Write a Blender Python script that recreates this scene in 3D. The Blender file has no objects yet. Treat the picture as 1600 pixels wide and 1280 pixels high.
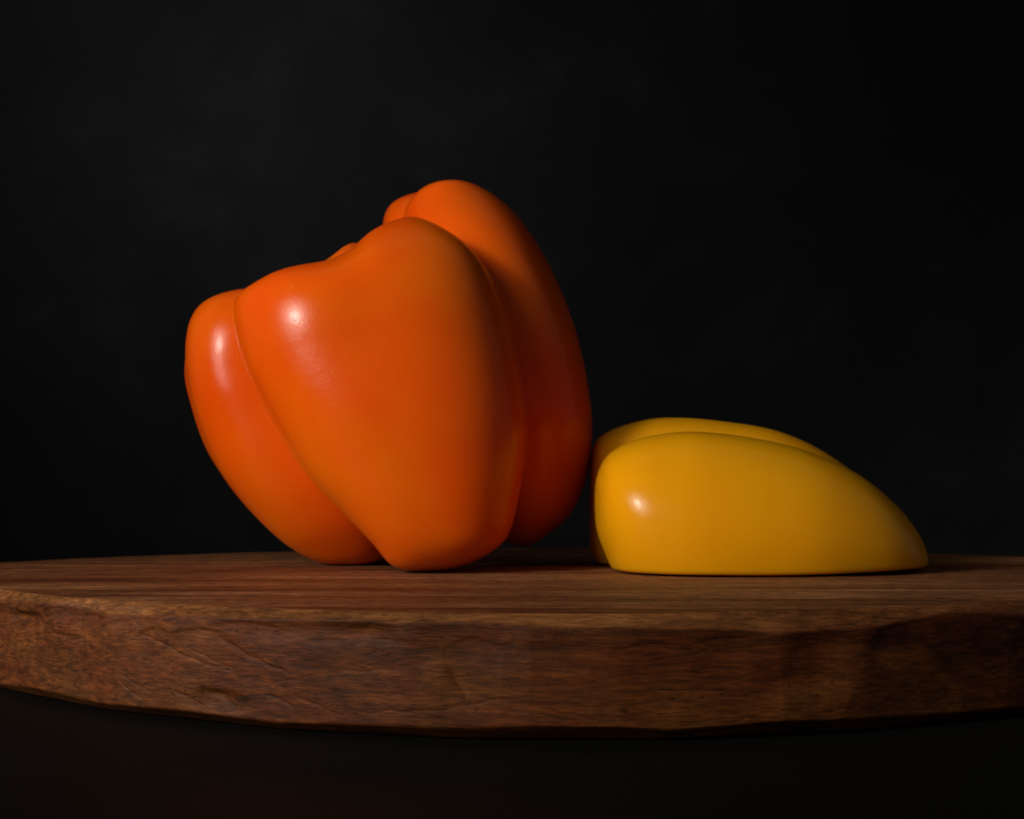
import bpy, math, random
import numpy as np
import openvdb
from mathutils import Vector, noise as mnoise

scene = bpy.context.scene
random.seed(7); np.random.seed(7)

# ------------------------------------------------------------------ camera
FPX = 1860.0            # focal length in pixels of a 1600 px wide picture
CAM_H = 0.0166          # camera height above the board top
HORIZON = 793.0         # picture row of the horizon
cam_d = bpy.data.cameras.new('camera'); cam = bpy.data.objects.new('camera', cam_d)
scene.collection.objects.link(cam); scene.camera = cam
cam_d.sensor_width = 36.0; cam_d.lens = FPX / 1600 * 36.0
cam_d.shift_y = (HORIZON - 640.0) / 1600.0
cam_d.clip_start = 0.01; cam_d.clip_end = 20
cam.location = (0, 0, CAM_H); cam.rotation_euler = (math.pi / 2, 0, 0)
cam_d.dof.use_dof = True; cam_d.dof.focus_distance = 0.218; cam_d.dof.aperture_fstop = 50

# ------------------------------------------------------------------ world, lamps, exposure
world = bpy.data.worlds.new('World'); scene.world = world; world.use_nodes = True
world.node_tree.nodes['Background'].inputs[0].default_value = (1, 0.95, 0.88, 1)
world.node_tree.nodes['Background'].inputs[1].default_value = 0.055

def area_lamp(name, loc, target, size, watts, color, spread):
    d = bpy.data.lights.new(name, 'AREA'); d.shape = 'DISK'; d.size = size
    d.energy = watts; d.color = color; d.spread = math.radians(spread)
    o = bpy.data.objects.new(name, d); scene.collection.objects.link(o)
    o.location = loc
    o.rotation_euler = (Vector(target) - Vector(loc)).to_track_quat('-Z', 'Y').to_euler()
    return o
area_lamp('softbox_lamp', (-0.43, -0.11, 0.232), (0.01, 0.31, 0.04), 0.36, 0.245, (1.0, 0.93, 0.83), 54)
area_lamp('softbox_core_lamp', (-0.408, -0.091, 0.225), (0.01, 0.31, 0.04), 0.085, 0.120, (1.0, 0.94, 0.86), 54)
area_lamp('backdrop_fill_light', (-0.75, 0.45, 0.85), (-0.22, 1.40, 0.42), 0.20, 0.30, (1.0, 0.98, 0.96), 56)  # added fill to brighten the backdrop, not a lamp of the set

scene.view_settings.view_transform = 'Standard'; scene.view_settings.look = 'None'
scene.view_settings.exposure = 0.0; scene.view_settings.gamma = 1.0
scene.view_settings.use_curve_mapping = False

# ------------------------------------------------------------------ helpers
class NT:
    def __init__(self, name):
        self.m = bpy.data.materials.new(name); self.m.use_nodes = True
        self.t = self.m.node_tree; self.b = self.t.nodes['Principled BSDF']
        self.tc = self.t.nodes.new('ShaderNodeTexCoord')
    def n(self, typ, **kw):
        nd = self.t.nodes.new(typ)
        for k, v in kw.items():
            if k.startswith('i_'): nd.inputs[k[2:].replace('_', ' ')].default_value = v
            else: setattr(nd, k, v)
        return nd
    def l(self, a, b): self.t.links.new(a, b)
    def coord(self, scale=(1, 1, 1), rot=(0, 0, 0)):
        mp = self.n('ShaderNodeMapping'); mp.inputs['Scale'].default_value = scale
        mp.inputs['Rotation'].default_value = rot
        self.l(self.tc.outputs['Object'], mp.inputs[0]); return mp.outputs[0]
    def noise(self, co, scale, detail=4, rough=0.55, dist=0.0):
        nd = self.n('ShaderNodeTexNoise'); self.l(co, nd.inputs['Vector'])
        nd.inputs['Scale'].default_value = scale; nd.inputs['Detail'].default_value = detail
        nd.inputs['Roughness'].default_value = rough; nd.inputs['Distortion'].default_value = dist
        return nd.outputs['Fac']
    def ramp(self, fac, stops):
        r = self.n('ShaderNodeValToRGB'); e = r.color_ramp.elements
        while len(e) < len(stops): e.new(0.5)
        for el, (p, c) in zip(e, stops):
            el.position = p; el.color = (c, c, c, 1) if isinstance(c, (int, float)) else (*c, 1)
        self.l(fac, r.inputs[0]); return r.outputs[0]
    def mix(self, fac, a, b, mode='MIX'):
        m = self.n('ShaderNodeMix', data_type='RGBA', blend_type=mode)
        for s, v in ((m.inputs[0], fac), (m.inputs[6], a), (m.inputs[7], b)):
            if isinstance(v, (int, float)): s.default_value = v
            elif isinstance(v, tuple): s.default_value = (*v, 1)
            else: self.l(v, s)
        return m.outputs[2]
    def math(self, op, a, b=None):
        m = self.n('ShaderNodeMath', operation=op)
        for s, v in zip(m.inputs, (a, b)):
            if v is None: continue
            if isinstance(v, (int, float)): s.default_value = v
            else: self.l(v, s)
        return m.outputs[0]
    def bump(self, h, strength, dist, prev=None):
        b = self.n('ShaderNodeBump'); b.inputs['Strength'].default_value = strength
        b.inputs['Distance'].default_value = dist; self.l(h, b.inputs['Height'])
        if prev is not None: self.l(prev, b.inputs['Normal'])
        return b.outputs[0]

def mesh_obj(name, verts, faces, mat, smooth=True):
    me = bpy.data.meshes.new(name); me.from_pydata(verts, [], faces); me.update()
    if smooth: me.polygons.foreach_set('use_smooth', np.ones(len(me.polygons), dtype=bool))
    me.materials.append(mat)
    o = bpy.data.objects.new(name, me); scene.collection.objects.link(o); return o

def tag(o, label=None, cat=None, kind=None):
    if label: o['label'] = label
    if cat: o['category'] = cat
    if kind: o['kind'] = kind
    return o

# ------------------------------------------------------------------ materials
def mat_backdrop():
    k = NT('painted_canvas'); co = k.coord()
    big = k.noise(co, 5.5, 6, 0.6, 0.5); mid = k.noise(co, 19.0, 7, 0.65, 0.4)
    f = k.math('ADD', k.math('MULTIPLY', big, 0.7), k.math('MULTIPLY', mid, 0.3))
    col = k.ramp(f, [(0.34, (0.0155, 0.0155, 0.0162)), (0.54, (0.020, 0.020, 0.0207)), (0.68, (0.030, 0.030, 0.0307))])
    k.l(col, k.b.inputs['Base Color']); k.b.inputs['Roughness'].default_value = 0.9
    k.b.inputs['Specular IOR Level'].default_value = 0.15
    return k.m

def mat_table():
    k = NT('black_table'); co = k.coord()
    f = k.noise(co, 14, 6, 0.6, 0.3)
    col = k.ramp(f, [(0.3, (0.0036, 0.0039, 0.0034)), (0.7, (0.0058, 0.0060, 0.0050))])
    sp = k.ramp(k.noise(co, 900, 2, 0.5), [(0.76, 0.0), (0.80, 1.0)])
    col = k.mix(k.math('MULTIPLY', sp, 0.35), col, (0.10, 0.09, 0.08))
    k.l(col, k.b.inputs['Base Color']); k.b.inputs['Roughness'].default_value = 0.6
    k.b.inputs['Specular IOR Level'].default_value = 0.08
    k.l(k.bump(k.noise(co, 700, 3), 0.2, 0.0003), k.b.inputs['Normal'])
    return k.m

def mat_wood():
    k = NT('brown_wood')
    g = k.coord((1, 1, 1)); tilt = (0.05, 0.07, math.radians(3))
    band = k.noise(k.coord((6, 26, 70), tilt), 1.0, 6, 0.6, 1.1)
    fine = k.noise(k.coord((60, 520, 900), tilt), 1.0, 6, 0.7, 0.4)
    fine2 = k.noise(k.coord((380, 380, 2600), (0.0, 0.42, 0.0)), 1.0, 4, 0.65, 0.3)       # slanting fibres of the hewn side
    line = k.noise(k.coord((9, 95, 130), tilt), 1.0, 4, 0.5, 1.4)
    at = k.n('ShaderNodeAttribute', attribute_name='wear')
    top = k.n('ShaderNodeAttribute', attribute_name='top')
    col = k.ramp(band, [(0.30, (0.032, 0.0080, 0.0024)), (0.44, (0.074, 0.0185, 0.0050)),
                        (0.55, (0.105, 0.0290, 0.0080)), (0.70, (0.160, 0.0550, 0.0170))])
    col = k.mix(k.ramp(k.noise(k.coord((0.6, 1, 1.3)), 34.0, 6, 0.62, 0.9), [(0.47, 0.0), (0.64, 0.7)]), col, (0.104, 0.0360, 0.0085))  # ochre sapwood patches
    col = k.mix(k.ramp(k.noise(g, 55.0, 5, 0.6, 0.5), [(0.54, 0.0), (0.70, 0.5)]), col, (0.098, 0.0190, 0.0060))                        # red heart patches
    col = k.mix(k.ramp(k.noise(g, 46.0, 8, 0.75, 1.4), [(0.60, 0.0), (0.68, 0.8)]), col, (0.024, 0.0130, 0.0075))                       # stains
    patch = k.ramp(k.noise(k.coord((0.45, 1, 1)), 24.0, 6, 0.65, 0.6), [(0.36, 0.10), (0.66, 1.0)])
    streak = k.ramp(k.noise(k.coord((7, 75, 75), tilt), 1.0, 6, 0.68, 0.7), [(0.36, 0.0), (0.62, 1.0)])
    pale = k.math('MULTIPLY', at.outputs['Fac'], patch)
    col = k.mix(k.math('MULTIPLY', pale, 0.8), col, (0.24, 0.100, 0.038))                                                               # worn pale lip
    col = k.mix(k.math('MULTIPLY', k.math('MULTIPLY', top.outputs['Fac'], streak), k.math('ADD', k.math('MULTIPLY', patch, 0.6), 0.38)), col, (0.31, 0.145, 0.078))   # scrubbed grain; its paleness also brightens the top in place of lamp light
    crack = k.ramp(k.math('ABSOLUTE', k.math('SUBTRACT', line, 0.5)), [(0.0, 1.0), (0.016, 0.0)])
    gate = k.ramp(k.noise(g, 48, 3, 0.5), [(0.48, 0.0), (0.60, 0.8)])
    cg = k.math('MULTIPLY', crack, gate)
    col = k.mix(cg, col, (0.026, 0.010, 0.005))
    col = k.mix(1.0, col, k.ramp(fine, [(0.32, 0.48), (0.5, 1.0), (0.68, 1.55)]), 'MULTIPLY')
    col = k.mix(1.0, col, k.ramp(fine2, [(0.32, 0.62), (0.5, 1.0), (0.68, 1.45)]), 'MULTIPLY')
    pores = k.ramp(k.noise(k.coord((250, 1500, 1500), tilt), 1.0, 2, 0.5), [(0.66, 0.0), (0.72, 0.7)])
    col = k.mix(pores, col, (0.022, 0.009, 0.004))
    col = k.mix(1.0, col, (1.08, 1.02, 0.78), 'MULTIPLY')
    k.l(col, k.b.inputs['Base Color'])
    k.b.inputs['Roughness'].default_value = 0.62; k.b.inputs['Specular IOR Level'].default_value = 0.18
    h = k.math('SUBTRACT', k.math('ADD', k.math('MULTIPLY', fine, 0.5), k.math('MULTIPLY', fine2, 0.5)), k.math('MULTIPLY', k.math('ADD', cg, pores), 0.5))
    k.l(k.bump(h, 0.45, 0.0004), k.b.inputs['Normal'])
    return k.m

def mat_pepper(name, base, second, sss, rad):
    k = NT(name); co = k.coord()
    f = k.noise(co, 24, 4, 0.5, 0.3)
    col = k.mix(k.ramp(f, [(0.35, 0.0), (0.68, 1.0)]), base, second)
    spk = k.ramp(k.noise(co, 420, 2, 0.5), [(0.735, 0.0), (0.77, 1.0)])
    col = k.mix(k.math('MULTIPLY', spk, 0.08), col, (0.85, 0.5, 0.2))
    k.l(col, k.b.inputs['Base Color'])
    k.b.inputs['Roughness'].default_value = 0.27; k.b.inputs['IOR'].default_value = 1.45
    k.b.inputs['Specular IOR Level'].default_value = 0.28
    k.b.inputs['Subsurface Weight'].default_value = sss
    k.b.inputs['Subsurface Radius'].default_value = rad; k.b.inputs['Subsurface Scale'].default_value = 0.006
    r = k.ramp(k.noise(co, 60, 4, 0.6), [(0.3, 0.19), (0.7, 0.25)]); k.l(r, k.b.inputs['Roughness'])
    b = k.bump(k.noise(co, 1100, 3, 0.6), 0.16, 0.0002)
    b = k.bump(k.noise(co, 260, 3, 0.5), 0.06, 0.0005, b)
    b = k.bump(k.noise(co, 70, 3, 0.5), 0.05, 0.002, b)
    k.l(b, k.b.inputs['Normal'])
    return k.m

M_BACK = mat_backdrop(); M_TABLE = mat_table(); M_WOOD = mat_wood()
M_ORANGE = mat_pepper('orange_skin', (0.80, 0.086, 0.001), (0.82, 0.142, 0.002), 0.75, (1.0, 0.22, 0.03))
M_YELLOW = mat_pepper('yellow_skin', (0.82, 0.345, 0.002), (0.85, 0.39, 0.003), 0.75, (1.0, 0.5, 0.05))

# ------------------------------------------------------------------ setting
BOARD_T = 0.0199
def sheet(name, corners, mat):
    return tag(mesh_obj(name, corners, [(0, 1, 2, 3)], mat, False), kind='structure')
sheet('tabletop', [(-1.3, -0.25, -BOARD_T - 0.0002), (1.3, -0.25, -BOARD_T - 0.0002), (1.3, 0.60, -BOARD_T - 0.0002), (-1.3, 0.60, -BOARD_T - 0.0002)], M_TABLE)
sheet('backdrop', [(-2.0, 1.40, -0.6), (2.0, 1.40, -0.6), (2.0, 1.40, 1.9), (-2.0, 1.40, 1.9)], M_BACK)

# ------------------------------------------------------------------ wooden board
def build_board():
    D1 = 0.1832; R = 0.855 * D1
    cx, cy = 0.0135, D1 + R
    NZ = 104
    th = np.concatenate([np.linspace(0, 1.08 * np.pi, 460, endpoint=False), np.linspace(1.08 * np.pi, 1.92 * np.pi, 3300, endpoint=False), np.linspace(1.92 * np.pi, 2 * np.pi, 34, endpoint=False)])
    NC = len(th)
    rng = np.random.RandomState(11)
    # slightly uneven outline
    out = R * (1 + 0.006 * np.sin(2 * th + 1.1) + 0.004 * np.sin(3 * th + 0.4) + 0.002 * np.sin(7 * th))
    ctrl = [(0, 1.12), (23, 1.13), (50, 1.02), (70, .97), (90, .96), (112, .93), (132, .94), (147, .985), (158, 1.08), (168, 1.18), (178, 1.21),
            (190, 1.13), (205, 1.04), (219, .985), (240, .99), (270, 1.0), (296, .985), (308, .985), (325, 1.03), (345, 1.09)]
    fine_t = np.linspace(0, 360, 1440, endpoint=False)
    fo = np.interp(fine_t, [c[0] for c in ctrl], [c[1] for c in ctrl], period=360)
    kern = np.exp(-np.linspace(-2, 2, 61) ** 2); kern /= kern.sum()
    fo = np.convolve(np.concatenate([fo[-30:], fo, fo[:30]]), kern, 'valid')
    out = out * np.interp(np.degrees(th), fine_t, fo, period=360)
    zz = np.linspace(0.0, -BOARD_T, NZ)
    r = np.full((NZ, NC), 1.0)
    Z = zz[:, None]; TH = th[None, :]
    def plane(t0, z0, inset, tilt, yaw):
        # plane through (outline - inset) at angle t0, height z0; tilt up (+) and yaw turn its normal
        j = int(np.searchsorted(th, t0 % (2 * np.pi))) % NC
        p = np.array([math.cos(t0), math.sin(t0)]) * (out[j] - inset)
        a = t0 + yaw; n = (math.cos(a) * math.cos(tilt), math.sin(a) * math.cos(tilt), math.sin(tilt))
        den = n[0] * np.cos(TH) + n[1] * np.sin(TH)
        num = n[0] * p[0] + n[1] * p[1] + n[2] * (z0 - Z)
        d = np.where(den > 0.35, num / np.maximum(den, 0.35), 1.0)
        return np.where(d > 0.05, d, 0.05)
    def smin(a, b, k):
        h = np.clip(0.5 + 0.5 * (b - a) / k, 0, 1)
        return b + (a - b) * h - k * h * (1 - h)
    t = 0.0
    while t < 2 * np.pi:                     # hewn side facets
        for z0 in (-0.006, -0.014):
            r = smin(r, plane(t + rng.uniform(-.03, .03), z0 + rng.uniform(-.002, .002), rng.uniform(0, .0006),
                              rng.uniform(-.035, .03), rng.uniform(-.032, .032)), 0.00006)
        t += rng.uniform(0.05, 0.13)
    side = r.copy()
    t = 0.0
    while t < 2 * np.pi:                     # cut bevel along the top edge, scalloped
        r = smin(r, plane(t, -0.0005, rng.uniform(0.0008, 0.0018), rng.uniform(0.80, 1.0), rng.uniform(-.12, .12)), 0.0003)
        t += rng.uniform(0.03, 0.10)
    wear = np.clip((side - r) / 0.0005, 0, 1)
    t = 0.0
    while t < 2 * np.pi:                     # lower edge chopped under
        r = smin(r, plane(t, -0.0184, rng.uniform(0.0000, 0.0007), rng.uniform(-1.15, -0.85), rng.uniform(-.15, .15)), 0.0004)
        t += rng.uniform(0.03, 0.09)
    # gouges and splinter lines: (picture x, picture y) of both ends at the front face, depth, half width
    def to_tz(px, py):
        x = (px - 800) / FPX
        a = 1 + x * x; b = -2 * (cy + x * cx); c = cx * cx + cy * cy - R * R
        Y = (-b - math.sqrt(max(b * b - 4 * a * c, 0))) / (2 * a)
        return math.atan2(Y - cy, x * Y - cx) % (2 * np.pi), CAM_H - (py - HORIZON) / FPX * Y
    cuts = [((205, 995), (345, 1052), .00050, .0005), ((280, 1012), (350, 1048), .0005, .0004), ((165, 1055), (225, 1085), .0004, .0004),
            ((170, 1070), (212, 1098), .0004, .0004), ((260, 1085), (310, 1112), .0006, .0006), ((305, 1080), (352, 1105), .0010, .0013),
            ((325, 1085), (360, 1110), .0008, .0004), ((410, 1085), (450, 1105), .0007, .0006), ((450, 1090), (530, 1118), .0004, .0004),
            ((200, 1075), (400, 1065), .0001, .0004), ((400, 1068), (710, 1032), .00012, .0004), ((570, 1120), (800, 1095), .0003, .0004),
            ((800, 1110), (910, 1130), .0003, .0005), ((830, 1100), (930, 1128), .0003, .0005), ((400, 1035), (440, 1050), .0006, .0005),
            ((330, 1000), (400, 1035), .0006, .0009), ((700, 1050), (725, 1085), .0006, .0012), ((870, 1000), (860, 1075), .0002, .0006),
            ((0, 992), (130, 996), .0003, .0005), ((60, 985), (100, 1000), .0004, .0009), ((980, 1022), (1010, 1018), .0003, .0003)]
    scoops = [((20, 968), .0060, .0012, .0016), ((105, 960), .0075, .0016, .0012), ((185, 966), .0045, .0014, .0007), ((520, 990), .0060, .0016, .0007),
              ((580, 992), .0045, .0014, .0007), ((430, 988), .0060, .0016, .0005), ((1180, 1000), .006, .003, .0006), ((1310, 1000), .006, .003, .0008),
              ((1420, 1000), .006, .003, .0008), ((1270, 1050), .007, .004, .0007), ((740, 1000), .008, .004, .0006), ((330, 1100), .005, .0016, .0008)]
    dent = np.zeros_like(r)
    S = TH * R
    for (a, b, dep, w) in cuts:
        (t0, z0), (t1, z1) = to_tz(*a), to_tz(*b)
        ax, bx = t0 * R, t1 * R
        L2 = (bx - ax) ** 2 + (z1 - z0) ** 2
        u = np.clip(((S - ax) * (bx - ax) + (Z - z0) * (z1 - z0)) / L2, 0, 1)
        wob = 0.0003 * np.sin(S * 330 + ax * 500) + 0.00012 * np.sin(S * 1100 + ax * 900)
        w = w * 0.42; dep = dep * 0.6
        d2 = (S - ax - u * (bx - ax)) ** 2 + (Z + wob - z0 - u * (z1 - z0)) ** 2
        dent += dep * np.exp(-d2 / (w * w)) * (0.4 + 0.6 * np.sin(np.pi * np.clip(u, .05, .95)))
    for (c, w, h, dep) in scoops:
        t0, z0 = to_tz(*c); du = (S - t0 * R) / w; dz = (Z - z0) / h
        dent += dep * np.exp(-(np.abs(du) ** 3 + np.abs(dz) ** 3))
    t = 1.06 * np.pi
    while t < 1.94 * np.pi:                  # vertical chisel strokes that scallop the underside of the bevel
        w = rng.uniform(.0040, .0105); zt = rng.uniform(-.0042, -.0018); dep = rng.uniform(.00004, .00034); lean = rng.uniform(-.25, .25)
        du = (S - t * R - lean * (Z + .003)) / w
        lim = zt - .0016 * du * du
        dent += dep * np.clip(1 - du * du, 0, 1) * np.clip((lim - Z) / .0006, 0, 1) * np.clip((Z + .021) / .012, 0.15, 1)
        t += w / R * rng.uniform(1.1, 1.9)
    r = r - dent
    # rough fibres
    nz = np.empty_like(r)
    cs, sn = np.cos(th), np.sin(th)
    front = (sn < 0.1)
    for i in range(NZ):
        for j in range(NC):
            if front[j]:
                s = th[j] * R
                nz[i, j] = mnoise.noise((s * 240 + zz[i] * 160, zz[i] * 420, 3.0)) * .00006 + mnoise.noise((s * 60, zz[i] * 120, 9.0)) * .00010
            else: nz[i, j] = 0
    r = r + nz
    r[0] = np.minimum(r[0], out - 0.0012)
    # meshing: top disc rings, side, bottom
    verts = []; ring_f = np.concatenate([np.linspace(0.06, 0.86, 20), np.linspace(0.88, 0.995, 24)])
    P = [(cx, cy, 0.0)]
    rings = []
    for f in ring_f:
        rr = r[0] * f; x, y = cx + rr * cs, cy + rr * sn
        rings.append((x, y, None))
    V = [np.array([[cx, cy, 0.0]])]
    for (x, y, _) in rings:
        z = np.array([mnoise.noise((a * 22, b * 90, 1.0)) * .00018 - .0001 if c < 0.3 else 0 for a, b, c in zip(x, y, sn)])
        V.append(np.stack([x, y, z * np.clip(1, 0, 1)], 1))
    for i in range(NZ):
        V.append(np.stack([cx + r[i] * cs, cy + r[i] * sn, np.full(NC, zz[i])], 1))
    V.append(np.array([[cx, cy, -BOARD_T]]))
    V = np.concatenate(V)
    nr = len(rings) + NZ
    j = np.arange(NC); jn = (j + 1) % NC
    F = []
    for k in range(nr - 1):
        a = 1 + k * NC; b = a + NC
        F.append(np.stack([a + j, b + j, b + jn, a + jn], 1))
    F = np.concatenate(F).tolist()
    F += [(0, 1 + int(q), 1 + int((q + 1) % NC)) for q in range(NC)]
    last = 1 + (nr - 1) * NC; c2 = len(V) - 1
    F += [(c2, last + int((q + 1) % NC), last + int(q)) for q in range(NC)]
    o = mesh_obj('wooden_board', V.tolist(), F, M_WOOD)
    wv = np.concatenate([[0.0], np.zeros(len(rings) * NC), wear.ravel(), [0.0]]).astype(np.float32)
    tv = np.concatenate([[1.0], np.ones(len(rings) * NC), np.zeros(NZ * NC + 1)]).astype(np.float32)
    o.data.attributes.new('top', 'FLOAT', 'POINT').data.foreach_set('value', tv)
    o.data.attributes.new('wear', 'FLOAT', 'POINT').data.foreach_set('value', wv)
    return o
tag(build_board(), 'thick round brown wooden board with rough hewn edge under both peppers', 'board')

# ------------------------------------------------------------------ peppers
VOX = 0.0005
def wpt(px, py, Y): return np.array([(px - 800) / FPX * Y, Y, CAM_H + (HORIZON - py) / FPX * Y])

def loft(sections, nseg=192, sub=20, expo=2.0):
    """closed lobe skin: every section is (left px, right px, centre distance, half depth) across the lobe"""
    C, U, D = [], [], []
    for (L, Rr, Y, d) in sections:
        a, b = wpt(*L, Y), wpt(*Rr, Y)
        C.append((a + b) / 2); U.append((b - a) / 2); D.append(d)
    C, U, D = np.array(C), np.array(U), np.array(D)
    def cr(A):
        A = A.reshape(len(A), -1); n = len(A)
        E = np.vstack([2 * A[0] - A[1], A, 2 * A[-1] - A[-2]]); o = []
        for i in range(n - 1):
            p0, p1, p2, p3 = E[i], E[i + 1], E[i + 2], E[i + 3]
            for q in range(sub):
                t = q / sub
                o.append(0.5 * (2 * p1 + (p2 - p0) * t + (2 * p0 - 5 * p1 + 4 * p2 - p3) * t * t + (3 * p1 - p0 - 3 * p2 + p3) * t ** 3))
        o.append(A[-1]); return np.array(o)
    C, U, D = cr(C), cr(U), cr(D)[:, 0]
    a = np.linspace(0, 2 * np.pi, nseg, endpoint=False)
    ca, sa = np.cos(a), np.sin(a)
    ca = np.sign(ca) * np.abs(ca) ** (2 / expo); sa = np.sign(sa) * np.abs(sa) ** (2 / expo)
    V = [C[:1]]
    for c, u, d in zip(C, U, D):
        V.append(c + ca[:, None] * u + sa[:, None] * np.array([0, max(d, 1e-4), 0]))
    V.append(C[-1:]); V = np.concatenate(V)
    n = len(C); j = np.arange(nseg); jn = (j + 1) % nseg; T = []
    for k in range(n - 1):
        A = 1 + k * nseg; B = A + nseg
        T += [np.stack([A + j, B + j, B + jn], 1), np.stack([A + j, B + jn, A + jn], 1)]
    T.append(np.stack([np.zeros_like(j), 1 + j, 1 + jn], 1))
    A = 1 + (n - 1) * nseg
    T.append(np.stack([np.full_like(j, len(V) - 1), A + jn, A + j], 1))
    return V.astype(np.float32), np.concatenate(T).astype(np.uint32)

class Field:
    def __init__(self, lo, hi):
        self.lo = np.floor(np.array(lo) / VOX).astype(int); self.hi = np.ceil(np.array(hi) / VOX).astype(int)
        self.shape = tuple(self.hi - self.lo + 1)
        g = [np.arange(a, b + 1, dtype=np.float32) * VOX for a, b in zip(self.lo, self.hi)]
        self.X, self.Y, self.Z = np.meshgrid(*g, indexing='ij', sparse=True)
        self.f = None
    def lobe(self, sections, **kw):
        V, T = loft(sections, **kw)
        tr = openvdb.createLinearTransform(voxelSize=VOX)
        gr = openvdb.FloatGrid.createLevelSetFromPolygons(V, triangles=T, transform=tr, halfWidth=22)
        a = np.empty(self.shape, dtype=np.float32); gr.copyToArray(a, ijk=tuple(int(q) for q in self.lo)); return a
    def ball(self, p, rad, sc=(1, 1, 1)):
        s = np.array(sc)
        q = np.sqrt(((self.X - p[0]) / s[0]) ** 2 + ((self.Y - p[1]) / s[1]) ** 2 + ((self.Z - p[2]) / s[2]) ** 2)
        return (q - rad) * s.min()
    def capsule(self, a, b, ra, rb):
        a, b = np.array(a), np.array(b); d = b - a
        u = np.clip(((self.X - a[0]) * d[0] + (self.Y - a[1]) * d[1] + (self.Z - a[2]) * d[2]) / (d @ d), 0, 1)
        q = np.sqrt((self.X - a[0] - u * d[0]) ** 2 + (self.Y - a[1] - u * d[1]) ** 2 + (self.Z - a[2] - u * d[2]) ** 2)
        return q - (ra + (rb - ra) * u)
    def add(self, g, k):
        if self.f is None: self.f = g; return
        h = np.clip(0.5 + 0.5 * (g - self.f) / k, 0, 1)
        self.f = (g + (self.f - g) * h - k * h * (1 - h)).astype(np.float32)
    def cut(self, g, k):
        g = -g; h = np.clip(0.5 - 0.5 * (g - self.f) / k, 0, 1)
        self.f = (g + (self.f - g) * h + k * h * (1 - h)).astype(np.float32)
    def blur(self, n):
        f = self.f
        for _ in range(n):
            for ax in range(3):
                f = 0.5 * f + 0.25 * (np.roll(f, 1, ax) + np.roll(f, -1, ax))
        self.f = f
    def mesh(self, name, mat):
        gr = openvdb.FloatGrid(float(VOX * 22)); gr.copyFromArray(self.f, ijk=tuple(int(q) for q in self.lo), tolerance=0.0)
        gr.transform = openvdb.createLinearTransform(voxelSize=VOX)
        p, q = gr.convertToQuads(0.0)
        q = q[:, ::-1] if orient(p, q) < 0 else q
        return mesh_obj(name, p.tolist(), q.tolist(), mat)

def orient(p, q):
    a, b, c = p[q[:, 0]], p[q[:, 1]], p[q[:, 2]]
    n = np.cross(b - a, c - a); m = (a + c) / 2 - p.mean(0)
    return float((n * m).sum())

def mm(secs): return [(L, R, Y / 1000, d / 1000) for (L, R, Y, d) in secs]

# --- orange pepper standing tilted on its tips
FO = Field((-0.106, 0.279, -0.004), (0.031, 0.411, 0.120))
front = mm([((550, 402), (600, 368), 320, 1), ((455, 446), (655, 345), 319, 14), ((387, 468), (735, 392), 318, 25), ((372, 500), (778, 460), 317, 29.5), ((388, 572), (806, 562), 316, 31),
         ((425, 650), (819, 645), 315, 31), ((480, 738), (819, 715), 314, 29), ((538, 800), (810, 778), 312, 25), ((583, 848), (792, 840), 310, 19),
         ((612, 882), (748, 874), 309, 11), ((650, 896), (690, 894), 309, 2)])
left = mm([((362, 468), (377, 467), 350, 1), ((325, 484), (450, 462), 350, 18), ((306, 517), (475, 490), 350, 25.5), ((302, 570), (490, 550), 350, 29),
        ((310, 625), (505, 600), 350, 30), ((324, 675), (530, 640), 350, 30), ((350, 735), (560, 700), 349, 29), ((386, 786), (600, 750), 348, 27),
        ((432, 835), (625, 800), 347, 22), ((468, 863), (625, 845), 346, 15), ((505, 880), (595, 875), 345, 8), ((540, 885), (555, 885), 345, 1)])
right = mm([((692, 293), (706, 291), 356, 1), ((650, 312), (752, 301), 356, 17), ((632, 350), (802, 335), 358, 24), ((662, 424), (850, 404), 357, 33),
         ((690, 500), (889, 490), 352, 34), ((705, 580), (914, 580), 351, 33), ((715, 660), (925, 672), 350, 31), ((735, 740), (916, 748), 350, 26),
         ((755, 800), (892, 803), 350, 20), ((780, 840), (850, 840), 350, 11), ((808, 854), (828, 854), 350, 1)])
back_r = mm([((659, 303), (669, 301), 376, 1), ((626, 317), (715, 312), 376, 12), ((603, 338), (740, 333), 376, 20), ((598, 388), (770, 376), 376, 26), ((600, 500), (840, 480), 374, 30),
          ((640, 650), (860, 640), 372, 28), ((680, 780), (820, 780), 368, 18), ((740, 840), (760, 840), 366, 1)])
back_l = mm([((530, 410), (540, 402), 370, 1), ((445, 460), (564, 382), 370, 13), ((313, 510), (600, 430), 370, 24), ((294, 568), (620, 520), 370, 29), ((301, 628), (625, 610), 370, 30),
          ((338, 724), (625, 700), 368, 28), ((420, 818), (640, 800), 366, 20), ((530, 866), (550, 866), 366, 1)])
FO.add(FO.lobe(front, expo=2.5), .003)
FO.add(FO.lobe(left, expo=2.3), .0007); FO.add(FO.lobe(right), .0007); FO.add(FO.lobe(back_r), .0007); FO.add(FO.lobe(back_l), .0007)
FO.add(FO.ball(wpt(600, 600, .343), 0.034), .006)                                   # core
FO.cut(FO.ball(wpt(505, 372, .345), 0.010), .010)                                    # stem pit
FO.cut(FO.capsule(wpt(494, 364, .290), wpt(498, 364, .345), .0060, .0060), .011)     # saddle in the front shoulder
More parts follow.
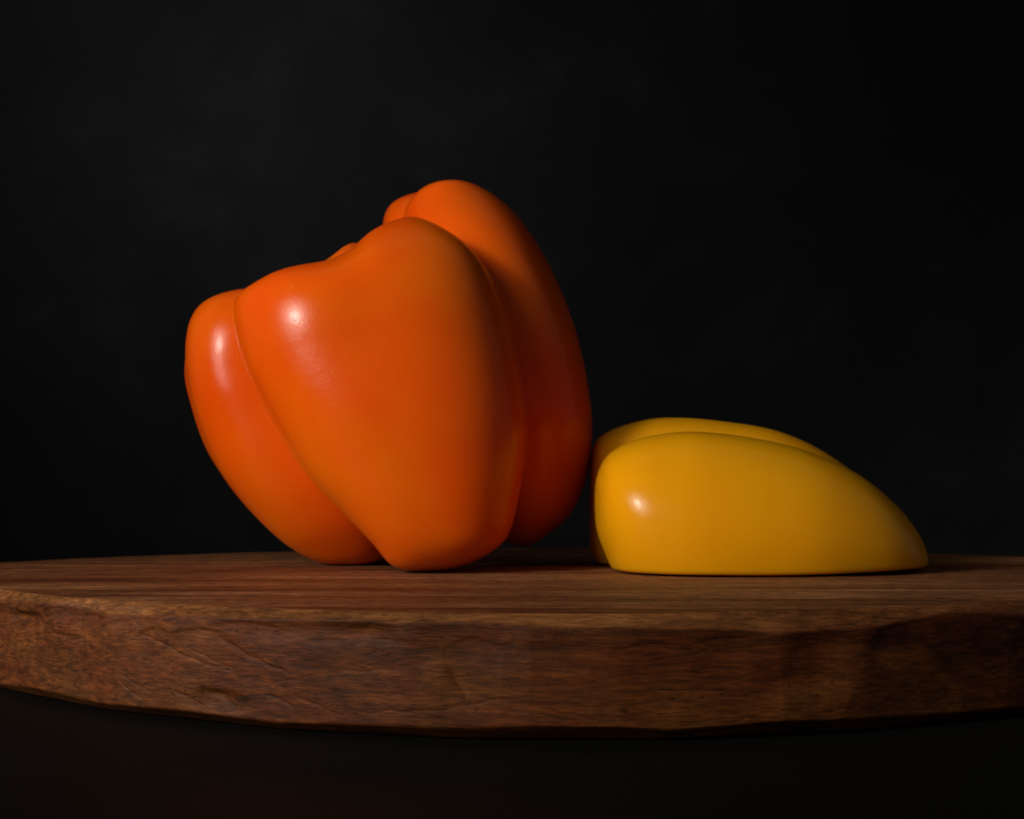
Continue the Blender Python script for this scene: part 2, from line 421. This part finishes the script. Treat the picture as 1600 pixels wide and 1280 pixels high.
FO.add(FO.capsule(wpt(514, 516, .3035), wpt(590, 690, .3085), .0140, .0120), .009)   # shoulder of the front lobe running out into a soft ridge
FO.add(FO.ball(wpt(561, 450, .3040), 0.007), .004)
FO.add(FO.ball(wpt(388, 537, .335), 0.0125), .005)                                   # shoulder of the left lobe
FO.blur(1)
FO.cut(FO.Z + 0 * FO.f - 0.0003, .0006)
tag(FO.mesh('orange_bell_pepper', M_ORANGE), 'glossy orange bell pepper standing tilted on its lobes', 'bell pepper')

# --- yellow pepper lying flat side down
FY = Field((0.008, 0.260, -0.006), (0.135, 0.400, 0.055))
yfront = mm([((931, 772), (931, 800), 312, 2), ((934, 742), (934, 830), 312, 12.5), ((950, 711), (945, 862), 311, 19.5), ((985, 690), (970, 912), 310, 23.5), ((1030, 679), (1018, 956), 309, 25.5), ((1086, 675), (1080, 984), 308, 26.5),
          ((1170, 684), (1160, 990), 308, 27), ((1255, 704), (1235, 985), 309, 26.5), ((1330, 738), (1298, 973), 312, 25), ((1385, 782), (1352, 958), 315, 22), ((1420, 825), (1396, 942), 318, 17), ((1436, 860), (1424, 928), 320, 10), ((1438, 888), (1437, 902), 321, 2)])
yback = mm([((921, 770), (921, 790), 345, 1), ((925, 705), (924, 860), 345, 12), ((945, 677), (945, 895), 345, 20), ((1004, 657), (1004, 925), 345, 24), ((1060, 653), (1060, 930), 345, 25), ((1130, 659), (1125, 930), 345, 25),
         ((1206, 672), (1195, 930), 345, 24), ((1274, 700), (1255, 930), 345, 21), ((1340, 746), (1310, 925), 345, 16), ((1390, 800), (1370, 910), 345, 8), ((1405, 850), (1405, 860), 345, 1)])
FY.add(FY.lobe(yfront), .003); FY.add(FY.lobe(yback), .003)
FY.blur(2)
FY.cut(FY.Z + 0 * FY.f - 0.0004 - 0.0012 * np.clip((FY.X - 0.062) / 0.05, 0, 2) ** 1.5, .0010)      # flat underside, lifting a little towards the tip
tag(FY.mesh('yellow_bell_pepper', M_YELLOW), 'glossy yellow bell pepper lying flat on the board beside the orange one', 'bell pepper')
